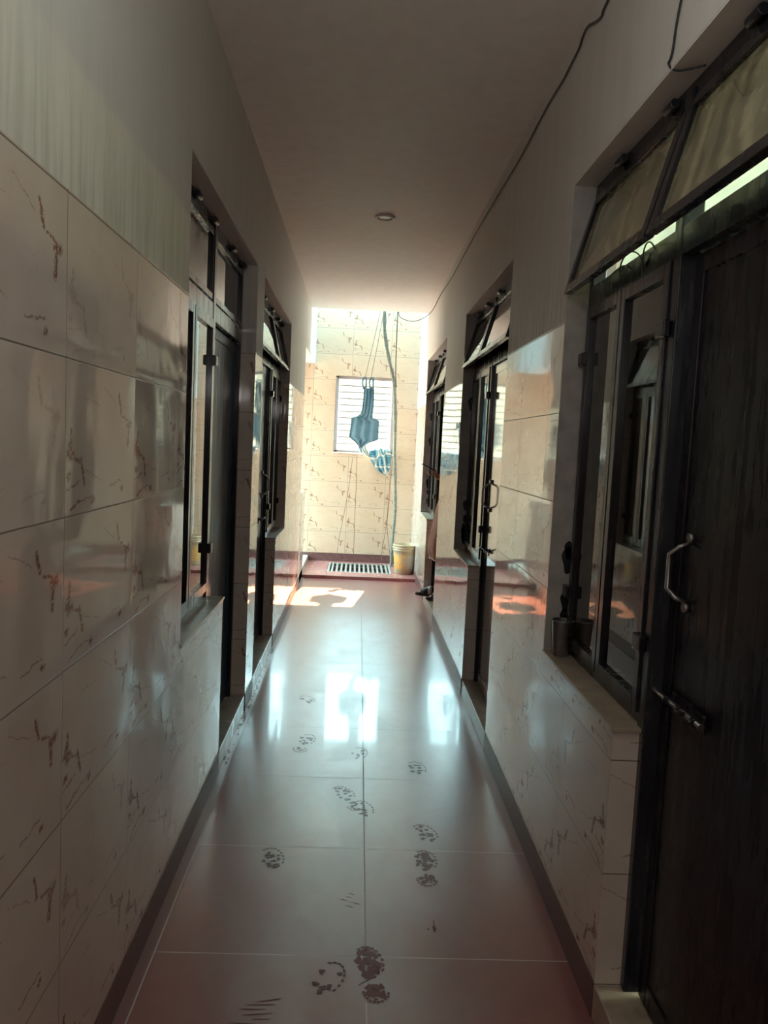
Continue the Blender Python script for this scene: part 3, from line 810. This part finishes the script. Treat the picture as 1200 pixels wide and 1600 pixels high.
# ------------------------------------------------------------------ bucket
def bucket():
    c = (.575, 8.72, .035)
    root = empty('paint_bucket', c, label='cream plastic paint bucket with worn orange label by the drain grate', category='bucket')
    prof = [(.105, 0), (.112, .004), (.126, .20), (.130, .262), (.137, .264), (.138, .274), (.131, .276), (.132, .286), (.139, .288), (.140, .298), (.133, .300), (.134, .312), (.141, .314), (.142, .330), (.137, .334), (.131, .330), (.122, .20), (.108, .012), (.02, .010)]
    b = MB(); b.lathe(prof, c, 56)
    build('body', b, 'bucket', root)
    h = MB(); pts = []
    for i in range(21):
        t = math.pi*i/20
        pts.append((c[0]+.142*math.cos(t), c[1]+.03-.145*math.sin(t)*.96, c[2]+.292-.20*math.sin(t)*.55))
    h.tube(pts, .0025, 6)
    build('wire_handle', h, 'steel', root)
    for sx2 in (-1, 1):
        e2 = MB(); e2.tube([(c[0]+sx2*.134, c[1]+.03, c[2]+.292), (c[0]+sx2*.15, c[1]+.03, c[2]+.292)], .012, 12)
        build('handle_lug', e2, 'bucket', root)
bucket()

# ------------------------------------------------------------------ cup on the nearest right sill
def cup():
    c = (.722, 2.585, ZS)
    root = empty('steel_tumbler', c, label='dark steel tumbler standing on the nearest right hand window sill', category='tumbler')
    b = MB(); b.lathe([(.026, 0), (.028, .002), (.036, .118), (.0385, .121), (.0385, .124), (.0355, .124), (.027, .006), (.003, .006)], c, 36)
    build('body', b, 'steel', root)
cup()

# wires caught in the open transom
def tangle():
    pts = []
    for i in range(46):
        t = i/45; a = t*5.6*math.pi
        pts.append((XR+.055+.012*math.sin(a*.7), 2.35-.36*t+.028*math.cos(a), 2.018+.026*math.sin(a)*(.4+.6*math.sin(t*math.pi))))
    mb = MB(); mb.tube(pts, .0022, 6)
    build('tangled_wire', mb, 'blackcable', origin=pts[0], label='tangled dark wires caught under the nearest right hand transom', category='wire')
tangle()

# ------------------------------------------------------------------ marks on the floor: damp sandal prints
def blob(mb, x, y, rx, ry, a=0, z=.0006, n=16, rough=.25):
    pts = []; z = z+len(mb.f)*5e-6
    ph = random.random()*6
    for i in range(n):
        t = 2*math.pi*i/n; k = 1+rough*math.sin(3*t+ph)*.5+random.uniform(-rough, rough)*.5
        px, py = rx*k*math.cos(t), ry*k*math.sin(t)
        pts.append((x+px*math.cos(a)-py*math.sin(a), y+px*math.sin(a)+py*math.cos(a), z))
    mb.poly(pts)
def print_mesh(x, y, rot, L=.25, dens=1.0, mat='print', front=True, heel=True):
    mb = MB(); z = .0006
    def put(u, v, rx, ry, a=0, r=.3):
        cu, su = math.cos(rot), math.sin(rot)
        blob(mb, x+u*cu-v*su, y+u*su+v*cu, rx, ry, rot+a, z, rough=r)
    if front:
        for _ in range(int(26*dens)):
            t = random.random()*2*math.pi; r = math.sqrt(random.random())
            put(.030*r*math.cos(t), L*.22+.062*r*math.sin(t), random.uniform(.006, .012), random.uniform(.006, .012))
        for i in range(9):
            t = -.5+i*.32; put(.043*math.cos(t), L*.22+.07*math.sin(t), .004, .007, t)
    for v in (-.02, .01): put(.004, v*L*4*.2, .007, .006)
    if heel:
        for _ in range(int(16*dens)):
            t = random.random()*2*math.pi; r = math.sqrt(random.random())
            put(.006+.026*r*math.cos(t), -L*.25+.032*r*math.sin(t), random.uniform(.005, .009), random.uniform(.005, .009))
        for i in range(10):
            t = math.pi+i*.32; put(.006+.034*math.cos(t), -L*.25+.040*math.sin(t), .0045, .0045)
    return mb
for (x, y, rot, dens, mat, fr, he) in ((.098, 2.045, .12, 2.2, 'print', True, True), (.297, 2.60, -.05, 1.3, 'print', True, True), (-.235, 2.59, .2, .55, 'scuff', True, False), (.335, 2.80, .3, .5, 'print', True, False),
                                  (-.045, 1.98, -.4, .25, 'scuff', True, False), (.02, 3.12, .4, .5, 'scuff', True, True), (.335, 3.40, .1, .4, 'scuff', True, False), (-.21, 3.70, -.2, .45, 'scuff', True, True), (-.22, 4.3, .3, .4, 'scuff', True, False), (.05, 3.55, -.2, .3, 'scuff', True, False), (.09,2.985,.2,.25,'scuff',True,False)):
    build('footprint', print_mesh(x, y, rot, .25, dens, mat, fr, he), mat, floor)
def streaks(x, y, n, L, rot, mat):
    mb = MB()
    for i in range(n):
        u = random.uniform(-.05, .05); v = i*.017
        blob(mb, x+u, y+v, L*random.uniform(.4, 1), .0022, rot+random.uniform(-.15, .15), .0006, 12, .2)
    build('scuff_mark', mb, mat, floor)
streaks(.03, 2.37, 5, .022, -.35, 'scuff'); streaks(-.19, 1.84, 7, .05, .1, 'print'); streaks(.06, 2.02, 2, .03, .7, 'scuff')
drip = MB(); blob(drip, .298, 2.265, .006, .016); blob(drip, .299, 2.29, .002, .02); blob(drip, .279, 2.262, .004, .004); build('drip_mark', drip, 'print', floor)
# crumbled mortar along the left doorsills
crumb = MB()
for i in range(60):
    y = random.uniform(3.4, 5.4); blob(crumb, XL+random.uniform(.002, .022), y, random.uniform(.002, .006), random.uniform(.006, .02), 0, .0007)
build('mortar_crack', crumb, 'scuff', floor)

# ------------------------------------------------------------------ person in the furthest right doorway
def skin_object(name, verts, edges, radii, mat, parent, root_i=0, sub=2):
    me = bpy.data.meshes.new(name); org = wpos(parent)
    me.from_pydata([tuple(Vector(v)-org) for v in verts], edges, [])
    me.materials.append(M[mat])
    o = bpy.data.objects.new(name, me); COL.objects.link(o); o.parent = parent
    sm = o.modifiers.new('skin', 'SKIN')
    for i, d in enumerate(me.skin_vertices[0].data):
        r = radii[i]; d.radius = (r, r) if not isinstance(r, tuple) else r; d.use_root = (i == root_i)
    sm.use_smooth_shade = True
    s = o.modifiers.new('sub', 'SUBSURF'); s.levels = sub; s.render_levels = sub
    return o
def person():
    P0 = (.90, 7.05, ZTH)
    root = empty('person', P0, label='person in russet tunic standing in the furthest right doorway holding a dark phone', category='person')
    X, Y, Z = P0
    V = []; E = []; Rr = []
    def add(p, r, par=None):
        V.append(p); Rr.append(r); i = len(V)-1
        if par is not None: E.append((par, i))
        return i
    pel = add((X+.00, Y, Z+.90), (.15, .11))
    sp1 = add((X+.03, Y, Z+1.06), (.13, .10), pel); sp2 = add((X+.05, Y, Z+1.22), (.15, .105), sp1); sp3 = add((X+.055, Y, Z+1.34), (.145, .09), sp2)
    nk = add((X+.05, Y, Z+1.42), .05, sp3); nk2 = add((X+.035, Y, Z+1.48), .048, nk)
    hd = add((X+.02, Y, Z+1.55), (.073, .085), nk2); hd2 = add((X+.02, Y, Z+1.63), (.078, .092), hd); hd3 = add((X+.03, Y, Z+1.69), (.055, .065), hd2)
    for sgn in (-1, 1):
        hp = add((X-.01, Y+sgn*.09, Z+.84), .085, pel); kn = add((X-.045, Y+sgn*.10, Z+.47), .055, hp)
        cf = add((X-.02, Y+sgn*.10, Z+.34), .052, kn); an = add((X-.02+(-.06 if sgn > 0 else 0.02), Y+sgn*.10, Z+.09), .034, cf)
        dx = -.08 if sgn > 0 else .03
        add((X-.02+dx-.10, Y+sgn*.105, Z+.045), .030, an)
    # arms: left hand lifts the phone, right arm hangs
    s1 = add((X+.05, Y+.17, Z+1.33), .055, sp3); e1 = add((X+.06, Y+.20, Z+1.06), .042, s1); w1 = add((X-.13, Y+.09, Z+1.105), .027, e1)
    s2 = add((X+.05, Y-.17, Z+1.33), .055, sp3); e2 = add((X+.10, Y-.21, Z+1.06), .042, s2); w2 = add((X+.06, Y-.20, Z+.82), .027, e2)
    palm = add((X-.195, Y+.06, Z+1.135), (.030, .017), w1)
    skin_object('body', V, E, Rr, 'skin', root, pel)
    # fingers round the phone
    for k in range(4):
        v = []; b = Vector((X-.205, Y+.035+k*.016, Z+1.135))
        v = [b+Vector((.0, 0, 0)), b+Vector((-.028, 0, -.004+.001*k)), b+Vector((-.050+.004*abs(k-1.5), 0, .008)), b+Vector((-.058+.005*abs(k-1.5), 0, .024))]
        skin_object('finger', v, [(0, 1), (1, 2), (2, 3)], [.009, .0085, .008, .0065], 'skin', root, 0, 2)
    b = Vector((X-.185, Y+.035, Z+1.145)); skin_object('thumb', [b, b+Vector((-.02, -.018, .016)), b+Vector((-.045, -.012, .035))], [(0, 1), (1, 2)], [.012, .010, .008], 'skin', root, 0, 2)
    # hair
    h = MB(); h.lathe([(.04, -.10), (.075, -.07), (.090, 0), (.086, .05), (.055, .088), (.005, .10)], (X+.045, Y, Z+1.64), 24)
    build('hair', h, 'hair', root, subsurf=1)
    # nose, ears
    f = MB(); f.tube([(X-.055, Y, Z+1.625), (X-.078, Y, Z+1.590), (X-.062, Y, Z+1.582)], [.008, .013, .009], 8)
    build('nose', f, 'skin', root)
    f = MB(); f.tube([(X-.056, Y-.022, Z+1.552), (X-.062, Y, Z+1.550), (X-.056, Y+.022, Z+1.552)], [.003, .006, .003], 8); build('mouth', f, 'kurta', root)
    for sg in (-1, 1):
        f = MB(); f.tube([(X+.03, Y+sg*.074, Z+1.57), (X+.03, Y+sg*.088, Z+1.60), (X+.03, Y+sg*.078, Z+1.63)], [.008, .014, .009], 8); build('ear', f, 'skin', root)
        f = MB(); f.lathe([(.001, -.009), (.009, -.005), (.011, 0), (.009, .005), (.001, .009)], (X-.052, Y+sg*.03, Z+1.628), 12); build('eye', f, 'white', root)
        f = MB(); f.tube([(X-.066, Y+sg*.03, Z+1.628), (X-.061, Y+sg*.03, Z+1.628)], .005, 8); build('pupil', f, 'hair', root)
    # tunic: rings of changing section, flared skirt pushed forward
    def ring(cx, cy, rx, ry, z, wob=0.0, n=36):
        return [(cx+rx*math.cos(t)*(1+wob*math.sin(7*t)), cy+ry*math.sin(t)*(1+wob*math.sin(7*t+1)), z) for t in [2*math.pi*k/n for k in range(n)]]
    k = MB()
    k.rings([ring(X-.035, Y, .160, .24, Z+.37, .07), ring(X-.045, Y, .168, .235, Z+.45, .06), ring(X-.045, Y, .165, .225, Z+.54, .05), ring(X-.03, Y, .155, .215, Z+.68, .035), ring(X-.01, Y, .150, .20, Z+.85, .02),
             ring(X+.03, Y, .125, .17, Z+1.03), ring(X+.05, Y, .125, .175, Z+1.18), ring(X+.055, Y, .115, .185, Z+1.31), ring(X+.055, Y, .085, .15, Z+1.375), ring(X+.05, Y, .058, .065, Z+1.42)], cap=False)
    build('tunic', k, 'kurta', root, solid=.004)
    e = MB(); e.tube([(X-.035+.162*math.cos(t)*(1+.07*math.sin(7*t)), Y+.242*math.sin(t)*(1+.07*math.sin(7*t+1)), Z+.37) for t in [2*math.pi*i/48 for i in range(49)]], .006, 6)
    e.tube(smooth_pts([(X-.205, Y+.12, Z+.40), (X-.215, Y+.09, Z+.52), (X-.19, Y+.06, Z+.68), (X-.16, Y+.03, Z+.85), (X-.10, Y+.02, Z+1.02)], 5), .006, 6)
    build('tunic_edging', e, 'piping', root)
    for pts, nm in (([(X+.05, Y+.16, Z+1.34), (X+.06, Y+.20, Z+1.06), (X-.02, Y+.155, Z+1.085)], 'sleeve'), ([(X+.05, Y-.16, Z+1.34), (X+.10, Y-.21, Z+1.06), (X+.075, Y-.205, Z+.93)], 'sleeve')):
        s = MB(); s.tube(smooth_pts(pts, 6), [.072-.022*i/12 for i in range(13)], 16); build(nm, s, 'kurta', root)
    for sgn in (-1, 1):
        dx = -.06 if sgn > 0 else .02
        s = MB(); s.tube(smooth_pts([(X-.03, Y+sgn*.095, Z+.60), (X-.045, Y+sgn*.10, Z+.45), (X-.03, Y+sgn*.10, Z+.30), (X-.02+dx, Y+sgn*.10, Z+.12)], 5), [.075-.030*i/15 for i in range(16)], 16); build('trouser_leg', s, 'trousers', root)
        # sandal: sole, upper with open toe and pale straps
        fx = X-.02+dx
        so = MB(); n = 28; toe = fx-.235; heel = fx+.055; yy = Y+sgn*.105
        def outline(z, gsc=1.0):
            o = []
            for i in range(n):
                t = 2*math.pi*i/n; u = math.cos(t); xx = (toe+heel)/2-(heel-toe)/2*u*gsc; wdt = (.047-.008*(-u)-.006*abs(u))*gsc
                o.append((xx, yy+wdt*math.sin(t), z+(.012*max(0, u-.5) if True else 0)))
            return o
        so.rings([outline(Z+.001), outline(Z+.010), outline(Z+.026, .97)], smooth=False)
        sd = build('sandal', so, 'shoe', root, bevel=.002)
        up = MB()
        def arch(xc, hgt, wd):
            return [(xc, yy+.046*math.cos(t)*wd, Z+.022+hgt*math.sin(t)) for t in [math.pi*i/12 for i in range(13)]]
        up.rings([arch(fx-.175, .040, .98), arch(fx-.13, .055, 1.0), arch(fx-.09, .068, .98), arch(fx-.06, .075, .9)], cap=False, closed=False)
        up.rings([arch(fx-.035, .085, .82), arch(fx+.0, .095, .78), arch(fx+.035, .085, .75)], cap=False, closed=False)
        build('upper', up, 'shoe', sd, solid=.006)
        st = MB(); st.rings([arch(fx-.120, .061, 1.03), arch(fx-.085, .074, 1.01)], cap=False, closed=False)
        build('strap', st, 'strap', sd, solid=.003); st = MB(); st.rings([arch(fx-.018, .096, .86), arch(fx+.012, .101, .83)], cap=False, closed=False)
        build('strap', st, 'strap', sd, solid=.003)
        nt_ = MB(); 
        for j in range(5): nt_.tube([(fx-.175, yy-.028+.014*j, Z+.036), (fx-.205+.004*abs(j-1), yy-.028+.014*j, Z+.034)], [.008, .006], 8)
        build('toe', nt_, 'skin', sd)
    return root
person()
def phone():
    c = Vector((.648, 7.10, ZTH+1.202)); mb = MB()
    a = Vector((-.92, 0, .40)).normalized(); n = Vector((.40, 0, .92)).normalized(); yv = Vector((0, 1, 0))
    pts = []
    for t in (-.005, .005):
        for yy in (-.036, .036):
            for s in (-.072, .072): pts.append(c+a*s+yv*yy+n*t)
    mb.hexa(pts)
    build('mobile_phone', mb, 'phone', origin=c, bevel=.003, label='dark mobile phone held up by the person in the furthest right doorway', category='phone')
phone()

# ------------------------------------------------------------------ lamp that lights the first room on the right
def tube_lamp():
    c = Vector((1.0, 1.6, 2.72))
    root = empty('tube_light', (2.9, 1.6, 2.55), label='white tube light on the mint wall inside the nearest right room', category='tube light')
    b = MB(); b.box(3.08, 3.149, 1.0, 2.2, 2.50, 2.56); build('batten', b, 'white', root, bevel=.004)
    q = N('lit_tube'); q.bsdf(C4(.9, 1, .9), .4, emit=C4(.86, 1.0, .93), emit_s=90)
    t = MB(); t.tube([(3.055, 1.03, 2.53), (3.055, 2.17, 2.53)], .014, 12); build('tube', t, q.m, root)
tube_lamp()
